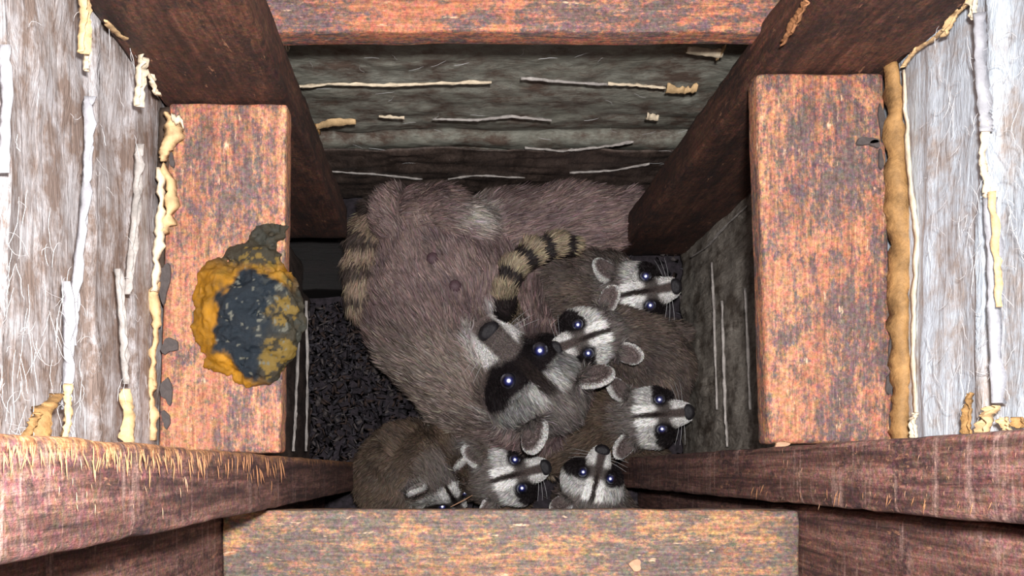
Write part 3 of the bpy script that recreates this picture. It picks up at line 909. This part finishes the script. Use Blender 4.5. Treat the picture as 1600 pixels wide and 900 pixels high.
class Head:
    def __init__(s, eyes_px, z, ang, pitch, roll, L, nose_x=0.50, snout=1.0, ear=1.0, adult=False):
        s.adult = adult
        a, p, r = (math.radians(v) for v in (ang, pitch, roll))
        Fv = np.array([math.cos(p) * math.cos(a), math.cos(p) * math.sin(a), math.sin(p)])
        U = np.array([-math.sin(p) * math.cos(a), -math.sin(p) * math.sin(a), math.cos(p)])
        Lf = np.cross(U, Fv)
        U2 = U * math.cos(r) + Lf * math.sin(r); L2 = np.cross(U2, Fv)
        s.R = np.stack([Fv, L2, U2], 0).astype(np.float32)      # rows: forward, left, up
        s.L = L; s.nx = nose_x; s.ear = ear; s.snout = snout
        em = np.array([0.30, 0, 0.17]) * L @ s.R
        zt = z + em[2]
        e = np.array(W(eyes_px[0], eyes_px[1], zt))
        s.c = (e - em).astype(np.float32)

    def loc(s, P): return ((P - s.c) @ s.R.T) / s.L
    def wor(s, q): return np.asarray(q, dtype=np.float32) * s.L @ s.R + s.c

    def sdf_local(s, q):
        a = q.copy(); a[:, 1] = np.abs(a[:, 1])
        d = ell(a, (-0.02, 0, 0), (.35, .32, .285))
        d = smin(d, ell(a, (.10, .19, -.11), (.22, .20, .18)), .08)
        d = smin(d, ell(a, (.20, .13, .06), (.13, .13, .11)), .06)
        d = smin(d, cone(a, (.16, 0, -.03), .19, (s.nx - .05, 0, -.085), .125 * s.snout), .08)
        d = smin(d, cone(a, (.18, .05, -.14), .14, (s.nx - .10, .055, -.135), .085 * s.snout), .05)
        # shallow eye pits
        d = smax(d, -(np.linalg.norm(a - np.array([.345, .225, .15]), axis=1) - .085), .03)
        return s.with_ear(a, d)

    def ear_frame(s, a):
        up = norm(np.array([-.38, .62, .70])); fw = norm(np.array([.80, .22, .42])); fw = norm(fw - up * (fw @ up)); sd = np.cross(up, fw)
        c = np.array([-.13, .255, .20]) + up * .13 * s.ear
        r = a - c
        return np.stack([r @ fw, r @ sd, r @ up], 1)

    def ear_d(s, a):
        e = s.ear_frame(a).astype(np.float32)
        k = s.ear
        de = ell(e, (0, 0, 0), (.058, .125 * k, .185 * k))
        return smax(de, -ell(e, (.065, 0, .0), (.062, .088 * k, .145 * k)), .012), e

    def with_ear(s, a, d):
        de, _ = s.ear_d(a)
        return smin(d, de, .035)

    def color(s, q):
        """coat pattern from local head coordinates"""
        x, y, z = q[:, 0], q[:, 1], q[:, 2]; a = np.abs(y)
        wob = 0.02 * vnoise(q, 14, 3, 2)
        grey = np.array([0.115, 0.098, 0.092]); white = np.array([0.82, 0.80, 0.78]); dark = np.array([0.009, 0.006, 0.007]); brown = np.array([0.045, 0.032, 0.028])
        c = np.tile(grey, (len(q), 1)) * (1 + 0.5 * vnoise(q, 22, 5, 3))[:, None]
        sm = lambda t, w: np.clip(t / w + .5, 0, 1)[:, None]
        ad = s.adult
        # pale band behind the mask: brow to cheek
        bx = (.15 if not ad else .11) - .28 * np.maximum(a - .12, 0) + wob
        band = sm(.085 - np.abs(x - bx), .06) * sm(a - .045, .02) * sm(.5 - a, .05) * sm(z + .30, .1)
        c = c * (1 - band) + white * (.60 if not ad else .23) * band
        brow = sm(.10 - np.abs(x - (.13 if not ad else .09)), .05) * sm(.045 - np.abs(a - (.075 if not ad else .10)), .02) * sm(z, .1)
        c = c * (1 - brow) + white * (1.05 if not ad else .42) * brow
        # muzzle sides
        mz = sm(x - ((.36 if not ad else .43) + .10 * np.maximum(.2 - a, 0)) + wob, .05) * sm(a - (.05 if not ad else .085), .03)
        c = c * (1 - mz) + white * .88 * mz
        ch = sm(x - .1, .1) * sm(-z - .20, .05)
        c = c * (1 - ch) + white * .6 * ch
        # bridge of the nose
        brd = sm((.075 if ad else .030) + .025 * np.clip((x - .3) / .2, 0, 1) - a, .03) * sm(x - .20, .06) * sm(z + .17, .06)
        c = c * (1 - brd) + (np.array([.105, .085, .080]) if ad else np.array([.075, .056, .052])) * brd
        # black mask
        ux = (x - .275 + .10 * np.maximum(a - .2, 0) + wob) / (.105 if not ad else .125); ua = (a - (.255 if not ad else .25)) / (.165 if not ad else .36)
        mk = sm(1 - np.hypot(ux, ua), .25) * sm(x - .05, .05)
        c = c * (1 - mk) + dark * mk
        # fine dark line up the forehead
        stp = sm((.022 if not ad else .05) - a, .02) * sm(x - .0, .08) * sm(.32 - x, .1) * sm(z, .06)
        c = c * (1 - stp) + np.array([.02, .014, .013]) * stp
        de, e = s.ear_d(np.stack([x, a, z], 1).astype(np.float32))
        er = sm(.02 - de, .02) * sm(e[:, 2] + .085 * s.ear, .06)
        rim = np.hypot(e[:, 1] / (.125 * s.ear), e[:, 2] / (.185 * s.ear))
        ec = np.where((rim > .84)[:, None], white * .62, np.where((e[:, 0] > 0)[:, None], np.array([.17, .13, .125]), np.array([.24, .21, .20])))
        c = c * (1 - er) + ec * er
        return c, er[:, 0]


def eye_mesh(r):
    bm = bmesh.new(); bmesh.ops.create_uvsphere(bm, u_segments=24, v_segments=16, radius=r)
    for f in bm.faces: f.smooth = True
    me = bpy.data.meshes.new('eye'); bm.to_mesh(me); bm.free(); me.materials.append(eye_m)
    return me


def nose_mesh(L):
    bm = bmesh.new(); bmesh.ops.create_uvsphere(bm, u_segments=24, v_segments=16, radius=1)
    for v in bm.verts:
        x, y, z = v.co
        w = 1.0 + 0.12 * z
        dn = 0
        for s in (-1, 1):
            g = math.exp(-(((y - s * .48) / .22) ** 2 + ((z - .0) / .3) ** 2)) if x > 0 else 0
            dn += .35 * g
        gr = math.exp(-(y / .1) ** 2) * .12 if x > 0 and z < 0.3 else 0
        v.co = (x * .075 * L * (1 - dn - gr), y * .098 * L * w, z * .088 * L)
    for f in bm.faces: f.smooth = True
    me = bpy.data.meshes.new('nose'); bm.to_mesh(me); bm.free(); me.materials.append(nose_m)
    return me


def raccoon(name, head, chain, tail, limbs, label, cat, group, h, hairs, hlen, coat, seed, k=0.03, tail_r=None, extra=None, tailcols=None):
    """chain: [(point, radius)] from neck to rump; tail: [(point, radius)]; limbs: list of chains. One continuous body grown from a field."""
    chain = [(np.array(p, dtype=np.float32), r) for p, r in chain]
    tail = [(np.array(p, dtype=np.float32), r) for p, r in tail]
    limbs = [[(np.array(p, dtype=np.float32), r) for p, r in lm] for lm in limbs]

    def fn(P):
        d = np.full(len(P), 9.0, dtype=np.float32)
        for (p, r), (q, r2) in zip(chain[:-1], chain[1:]): d = smin(d, cone(P, p, r, q, r2), k)
        for lm in limbs:
            for (p, r), (q, r2) in zip(lm[:-1], lm[1:]): d = smin(d, cone(P, p, r, q, r2), k * 0.6)
        dt = np.full(len(P), 9.0, dtype=np.float32)
        for (p, r), (q, r2) in zip(tail[:-1], tail[1:]): dt = smin(dt, cone(P, p, r, q, r2), 0.006)
        d = smin(d, dt, 0.008)
        hd = head.sdf_local(head.loc(P)) * head.L
        d = smin(d, hd, 0.016)
        d = d - 0.0015 * vnoise(P, 60, seed, 2)
        return np.maximum(d, 0.004 - P[:, 2])
    allp = chain + tail + [x for lm in limbs for x in lm] + [(head.c, head.L * .72)]
    lo = np.min([p - r for p, r in allp], 0) - 0.012; hi = np.max([p + r for p, r in allp], 0) + 0.012
    lo[2] = max(lo[2], -0.004)
    V, Q = largest(*surface_nets(fn, lo, hi, h))
    N = vnormals(V, Q)

    segs = [(a[0], b[0], a[1], b[1], 0) for a, b in zip(chain[:-1], chain[1:])]
    for lm in limbs: segs += [(a[0], b[0], a[1], b[1], 2) for a, b in zip(lm[:-1], lm[1:])]
    tl = [0.0]
    for a, b in zip(tail[:-1], tail[1:]): tl.append(tl[-1] + float(np.linalg.norm(b[0] - a[0])))
    segs += [(a[0], b[0], a[1], b[1], 1) for a, b in zip(tail[:-1], tail[1:])]

    def classify(P):
        best = np.full(len(P), 9.0); flow = np.zeros_like(P); kind = np.zeros(len(P), dtype=int); tt = np.zeros(len(P))
        it = 0
        for a, b, ra, rb, kd in segs:
            ab = b - a; t = np.clip(((P - a) @ ab) / max(float(ab @ ab), 1e-9), 0, 1)
            d = np.linalg.norm(P - a - t[:, None] * ab, axis=1) - (ra + t * (rb - ra))
            if kd == 1: d = d - 0.003
            m = d < best
            best[m] = d[m]; flow[m] = norm(ab) if np.linalg.norm(ab) > 0 else ab; kind[m] = kd
            if kd == 1:
                tt[m] = (tl[it] + t[m] * (tl[it + 1] - tl[it])) / tl[-1]
            if kd == 1: it += 1
        q = head.loc(P)
        hd = head.sdf_local(q.astype(np.float32)) * head.L
        m = hd < best
        kind[m] = 3; flow[m] = -head.R[0] * 1.0
        wt = np.clip((best - hd) / (0.02) + 0.5, 0, 1)
        return flow, kind, tt, q, wt

    def colour(P):
        flow, kind, tt, q, wt = classify(P)
        n = vnoise(P, 45, seed + 3, 4); n2 = vnoise(P, 160, seed + 5, 2)
        base = np.array(coat['base']); alt = np.array(coat['alt'])
        f = np.clip(0.5 + 0.9 * n + .4 * n2, 0, 1)[:, None]
        c = base * (1 - f) + alt * f
        if extra is not None: c = extra(P, c)
        hc, er = head.color(q)
        wb = wt[:, None]
        c = np.where((kind == 3)[:, None] | (wb > 0), c * (1 - wb) + hc * wb, c)
        tm = kind == 1
        bands = coat.get('bands', 6)
        ph = np.mod(tt * bands + coat.get('phase', 0), 1.0)
        tcol = np.where((ph < coat.get('duty', .48))[:, None], np.array(coat.get('taildark', (0.018, 0.013, 0.013))), np.array(coat.get('tailpale', (.20, .155, .115))))
        c = np.where(tm[:, None], tcol * (1 + .3 * n2[:, None]), c)
        return c, flow, kind, q, wt, er
    c, *_ = colour(V)
    origin = np.array([chain[len(chain) // 2][0][0], chain[len(chain) // 2][0][1], 0.0], dtype=np.float32)
    body = link(name, mesh_np(name, V - origin, Q, True, np.clip(c * 0.75, .003, 1)), skin_m, loc=tuple(origin))
    setp(body, label, cat, group)

    # eyes set into the sockets, nose on the muzzle tip
    for sg in (1, -1):
        dv = norm(np.array([.30, .205 * sg, .16])); t = 0.2
        for _ in range(30):
            dd = head.sdf_local((dv * t)[None].astype(np.float32))[0]; t -= dd * .8
        r = .068
        ec = dv * (t - r * .12)
        e = link('eye', eye_mesh(r * head.L), None, body); e.location = Vector(head.wor(ec)) - body.location
    ns = link('nose', nose_mesh(head.L * head.snout), None, body)
    ns.matrix_local = Matrix.Translation(Vector(head.wor((head.nx + .035, 0, -.055))) - body.location) @ Matrix(head.R.T.tolist()).to_4x4()

    # fur: short tapering blades growing from the hide
    tri_a = np.concatenate([Q[:, [0, 1, 2]], Q[:, [0, 2, 3]]]); P0, P1, P2 = V[tri_a[:, 0]], V[tri_a[:, 1]], V[tri_a[:, 2]]
    ar = np.linalg.norm(np.cross(P1 - P0, P2 - P0), axis=1) / 2
    fn_ = N[tri_a].mean(1)
    wgt = ar * np.clip(fn_[:, 2] + 0.55, 0.0, 0.6)
    cen = (P0 + P1 + P2) / 3
    hd = head.sdf_local(head.loc(cen).astype(np.float32)) * head.L
    wgt *= np.where(hd < 0.004, 1.7, 1.0)
    rng = np.random.default_rng(seed)
    ti = rng.choice(len(tri_a), hairs, p=wgt / wgt.sum())
    u, v = rng.random(hairs), rng.random(hairs); fl2 = u + v > 1; u[fl2] = 1 - u[fl2]; v[fl2] = 1 - v[fl2]
    R = P0[ti] * (1 - u - v)[:, None] + P1[ti] * u[:, None] + P2[ti] * v[:, None]
    NN = N[tri_a[ti, 0]] * (1 - u - v)[:, None] + N[tri_a[ti, 1]] * u[:, None] + N[tri_a[ti, 2]] * v[:, None]
    NN /= np.maximum(np.linalg.norm(NN, axis=1, keepdims=True), 1e-9)
    c, flow, kind, q, wt, er = colour(R)
    L = np.full(hairs, hlen) * rng.uniform(.6, 1.3, hairs)
    facef = np.clip((q[:, 0] + .15) / .55, 0, 1)
    L = np.where(kind == 3, np.minimum(L, head.L * (.13 - .11 * facef) * rng.uniform(.7, 1.2, hairs)), L)
    L = np.where(er > .3, head.L * .022, L)
    near_eye = np.linalg.norm(np.stack([q[:, 0] - .29, np.abs(q[:, 1]) - .20, q[:, 2] - .15], 1), axis=1)
    L = np.where((kind == 3) & (near_eye < .17), head.L * .022, L)
    # keep the eyes and the nose clear
    keep = np.ones(hairs, dtype=bool)
    for sg in (1, -1):
        dv = np.array([.30, .205 * sg, .165]); dv = dv / np.linalg.norm(dv)
        qd = q / np.maximum(np.linalg.norm(q, axis=1, keepdims=True), 1e-6)
        keep &= ~((qd @ dv > math.cos(.235)) & (np.linalg.norm(q, axis=1) < .6))
    keep &= ~(np.linalg.norm(q - np.array([head.nx + .035, 0, -.055]), axis=1) < .088)
    ftan = flow - (flow * NN).sum(1, keepdims=True) * NN
    clump = np.stack([vnoise(R, 55, seed + 20 + i, 2) for i in range(3)], 1)
    dirv = NN * 0.45 + ftan * 0.95 + clump * 0.55 + rng.normal(0, .16, (hairs, 3))
    dirv = np.where((kind == 3)[:, None], NN * .28 + ftan * .95 + clump * .25 + rng.normal(0, .12, (hairs, 3)), dirv)
    dirv /= np.linalg.norm(dirv, axis=1, keepdims=True)
    bend = ftan * .4 - NN * .25
    side = np.cross(dirv, NN) + rng.normal(0, .35, (hairs, 3)); side /= np.maximum(np.linalg.norm(side, axis=1, keepdims=True), 1e-9)
    wd = (0.00075 if hlen > .014 else 0.00058) * rng.uniform(.7, 1.4, hairs)
    wd = np.where(kind == 3, wd * .85, wd)[:, None]
    A = R - NN * .001
    M = R + dirv * (L * .55)[:, None]
    T = R + dirv * (L * .95)[:, None] + bend * (L * .35)[:, None]
    T[:, 2] = np.maximum(T[:, 2], .003); M[:, 2] = np.maximum(M[:, 2], .003)
    vs = np.stack([A - side * wd, A + side * wd, M + side * wd * .8, M - side * wd * .8, T], 1)[keep]
    n = len(vs)
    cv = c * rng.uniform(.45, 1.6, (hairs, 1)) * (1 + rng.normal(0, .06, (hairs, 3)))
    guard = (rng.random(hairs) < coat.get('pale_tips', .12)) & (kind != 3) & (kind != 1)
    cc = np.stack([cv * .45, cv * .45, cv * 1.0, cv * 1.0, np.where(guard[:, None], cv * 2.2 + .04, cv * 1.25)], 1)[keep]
    b = np.arange(n)[:, None] * 5
    tris = np.concatenate([b + np.array([0, 1, 2]), b + np.array([0, 2, 3]), b + np.array([3, 2, 4])])
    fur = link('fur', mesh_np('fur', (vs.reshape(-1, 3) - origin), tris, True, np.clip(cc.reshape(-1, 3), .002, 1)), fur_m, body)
    fur['kind'] = 'stuff'
    # whiskers
    paths = []
    for sg in (1, -1):
        for i in range(3):
            p = np.array([head.nx - .06 - .02 * i, sg * .085, -.10 + .008 * i]); d = norm(np.array([.10 - .12 * i, sg * 1.0, -.05 + .05 * i]))
            paths.append([head.wor(p + d * .30 * t + np.array([-.05, 0, -.02]) * t * t) for t in np.linspace(0, 1, 5)])
    tube_obj('whiskers', paths, 0.00014, fibre_m, body, 3, 'stuff')
    return body, head


def wp(x, y, z): return tuple(W(x, y, z))


KIT = dict(base=(.060, .046, .042), alt=(.115, .085, .070), bands=6, pale_tips=.10)
BRN = dict(base=(.050, .036, .028), alt=(.10, .068, .048), bands=6, pale_tips=.08)

# the mother, lying on her side across the den
mh = Head((815, 566), 0.195, 134, 12, 0, 0.142, nose_x=.60, snout=1.0, ear=1.0, adult=True)
MOM = dict(base=(.115, .080, .080), alt=(.215, .150, .138), bands=5, phase=.1, duty=.32, tailpale=(.25, .185, .135), taildark=(.055, .04, .035), pale_tips=.16)


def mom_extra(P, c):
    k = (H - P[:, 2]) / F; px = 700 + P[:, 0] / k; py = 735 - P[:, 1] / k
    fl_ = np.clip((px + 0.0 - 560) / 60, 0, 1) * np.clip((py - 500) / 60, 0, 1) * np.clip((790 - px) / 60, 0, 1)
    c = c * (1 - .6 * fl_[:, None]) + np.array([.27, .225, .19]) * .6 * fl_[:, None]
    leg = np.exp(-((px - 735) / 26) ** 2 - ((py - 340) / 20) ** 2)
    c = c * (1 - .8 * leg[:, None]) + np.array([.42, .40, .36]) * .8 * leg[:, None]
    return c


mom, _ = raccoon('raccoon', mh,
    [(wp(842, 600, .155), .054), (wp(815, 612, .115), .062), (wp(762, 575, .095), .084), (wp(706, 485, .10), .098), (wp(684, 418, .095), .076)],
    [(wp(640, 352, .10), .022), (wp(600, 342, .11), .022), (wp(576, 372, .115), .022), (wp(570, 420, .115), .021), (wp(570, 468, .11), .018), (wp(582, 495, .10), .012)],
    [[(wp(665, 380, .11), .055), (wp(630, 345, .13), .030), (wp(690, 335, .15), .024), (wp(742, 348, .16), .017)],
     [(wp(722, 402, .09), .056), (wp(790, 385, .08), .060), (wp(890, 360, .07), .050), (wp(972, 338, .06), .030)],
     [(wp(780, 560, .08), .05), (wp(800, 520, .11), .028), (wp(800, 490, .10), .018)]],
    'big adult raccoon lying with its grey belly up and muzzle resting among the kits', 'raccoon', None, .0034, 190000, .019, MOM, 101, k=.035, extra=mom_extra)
for (x, y) in ((711, 447), (676, 404)):
    # nipples among the belly fur: find the hide height by casting down
    bm = bmesh.new(); bmesh.ops.create_uvsphere(bm, u_segments=14, v_segments=10, radius=.0075)
    for f in bm.faces: f.smooth = True
    for v in bm.verts: v.co.z *= .8
    me = bpy.data.meshes.new('nipple'); bm.to_mesh(me); bm.free()
    best = 0.19
    mv = np.zeros(len(mom.data.vertices) * 3, dtype=np.float32); mom.data.vertices.foreach_get('co', mv); mv = mv.reshape(-1, 3) + np.array(mom.location)
    kk = (H - mv[:, 2]) / F; ds = np.hypot(700 + mv[:, 0] / kk - x, 735 - mv[:, 1] / kk - y)
    best = float(mv[ds < 6][:, 2].max())
    o = link('nipple', me, nip_m, mom); o.location = W(x, y, best + .006) - mom.location

kits = 'raccoon kits huddled in the den'


def kit(head, chain, tail, limbs, label, seed, coat=KIT, hairs=52000, extra=None):
    return raccoon('raccoon_kit', head, chain, tail, limbs, label, 'raccoon', kits, .0023, hairs, .0115, coat, seed, k=.02, extra=extra)


# upper right kit, ringed tail showing
hA = Head((1016, 453), .125, 9, 34, 0, .102, ear=1.05)
kit(hA, [(wp(975, 462, .10), .036), (wp(935, 455, .085), .046), (wp(885, 445, .08), .050), (wp(842, 455, .08), .044)],
    [(wp(846, 470, .085), .014), (wp(824, 492, .125), .012), (wp(806, 498, .165), .011), (wp(790, 485, .188), .0115), (wp(787, 455, .195), .012), (wp(801, 422, .19), .012), (wp(832, 394, .18), .012), (wp(868, 382, .17), .0115), (wp(896, 382, .16), .009)],
    [[(wp(985, 490, .09), .022), (wp(1020, 520, .085), .017), (wp(1050, 522, .09), .012), (wp(1064, 522, .09), .009)], [(wp(860, 440, .06), .03), (wp(870, 415, .03), .016)]],
    'raccoon kit on the right below the dark stud, ringed tail curled behind it', 301, dict(KIT, bands=8.5, duty=.45, phase=.2, tailpale=(.26, .205, .14)))
# kit nose to nose with the mother
hB = Head((909, 530), .185, 200, 28, 0, .100, ear=1.0)
kit(hB, [(wp(965, 525, .15), .034), (wp(1000, 545, .11), .042), (wp(1020, 575, .085), .046), (wp(1022, 605, .07), .040)],
    [(wp(1030, 622, .05), .014), (wp(1050, 600, .04), .014), (wp(1062, 560, .04), .013), (wp(1060, 530, .04), .008)],
    [[(wp(985, 560, .12), .02), (wp(960, 580, .10), .014)]],
    'raccoon kit pressing its face against the adult raccoon\'s forehead', 302)
# middle right kit
hC = Head((1036, 647), .125, 5, 34, 0, .102, ear=1.05)
kit(hC, [(wp(990, 655, .10), .036), (wp(950, 655, .08), .046), (wp(905, 665, .07), .050), (wp(868, 685, .065), .042)],
    [(wp(850, 705, .05), .015), (wp(870, 728, .04), .014), (wp(905, 738, .035), .012), (wp(930, 735, .03), .008)],
    [[(wp(985, 690, .08), .02), (wp(1020, 712, .05), .013), (wp(1035, 716, .03), .011)]],
    'raccoon kit at the right edge facing right, just above the chipped stud', 303, BRN)
# bottom centre kit
hD = Head((813, 740), .120, 14, 30, 0, .102, ear=1.0)
kit(hD, [(wp(768, 738, .095), .036), (wp(742, 712, .085), .046), (wp(752, 684, .08), .048), (wp(800, 672, .07), .044)],
    [(wp(840, 668, .05), .015), (wp(872, 690, .03), .013), (wp(880, 720, .025), .010)],
    [[(wp(720, 685, .08), .024), (wp(700, 668, .10), .014), (wp(696, 656, .11), .009)], [(wp(780, 770, .07), .02), (wp(810, 785, .04), .012)]],
    'bottom middle raccoon kit looking right, two eyes shining over the bottom board', 304, BRN)
# kit with its muzzle up
hE = Head((934, 740), .115, 76, 24, 0, .098, ear=1.0)
kit(hE, [(wp(925, 778, .09), .034), (wp(930, 805, .075), .042), (wp(955, 830, .06), .040)],
    [(wp(985, 838, .04), .014), (wp(1020, 825, .03), .013), (wp(1040, 800, .03), .009)],
    [[(wp(900, 790, .07), .018), (wp(885, 775, .04), .012)]],
    'raccoon kit pointing its dark muzzle up toward the others, right of the bottom middle kit', 305)
# curled kit at the bottom left
hF = Head((712, 786), .098, -58, -22, 0, .096, ear=1.0)
kit(hF, [(wp(672, 742, .085), .038), (wp(640, 722, .075), .046), (wp(618, 745, .07), .048), (wp(622, 778, .06), .042)],
    [(wp(640, 800, .04), .015), (wp(680, 810, .03), .013), (wp(710, 808, .025), .009)],
    [[(wp(600, 730, .06), .024), (wp(592, 760, .02), .013)]],
    'brown raccoon kit curled up at the lower left with its face tucked down', 306, BRN)

# ------------------------------------------------------------------ litter on the floor
rs = random.Random(77); V = []; T = []
for _ in range(3200):
    x = rs.uniform(452, 700); y = rs.uniform(380, 740)
    if rs.random() < .3: x = rs.uniform(700, 1130); y = rs.uniform(300, 820)
    if x < 590 and y < 475: y += 110
    p = W(x, y, rs.uniform(.004, .010)); a = rs.uniform(0, 6.28); L = rs.uniform(.002, .007); w = L * rs.uniform(.12, .5)
    dx, dy = math.cos(a), math.sin(a); b = len(V); t1 = rs.uniform(-.004, .005)
    for (sx, sy) in ((-1, -1), (1, -1), (1, 1), (-1, 1)):
        V.append((p.x + sx * L * dx - sy * w * dy, p.y + sx * L * dy + sy * w * dx, p.z + sx * t1 + .001 * sy))
    V.append((p.x, p.y, p.z - .003))
    T += [(b, b + 1, b + 2), (b, b + 2, b + 3), (b, b + 4, b + 1), (b + 1, b + 4, b + 2), (b + 2, b + 4, b + 3), (b + 3, b + 4, b)]
lit_cols = []
for _ in range(3200):
    c = rs.choice([(.03, .027, .034), (.055, .05, .06), (.06, .04, .035), (.02, .016, .02), (.10, .085, .085)]); lit_cols += [c] * 5
lit = link('litter', mesh_np('litter', V, T, False, np.array(lit_cols)), attr_mat('floor_litter', .85, .2))
setp(lit, 'dark shredded litter scattered over the den floor', 'litter', None, 'stuff')

st = tube_obj('straw', [[W(704, 792, .165), W(722, 783, .160), W(738, 774, .150)]], .0009, splint_pale, None, 6)
setp(st, 'thin pale straw lying across the curled kit at the bottom board', 'straw')
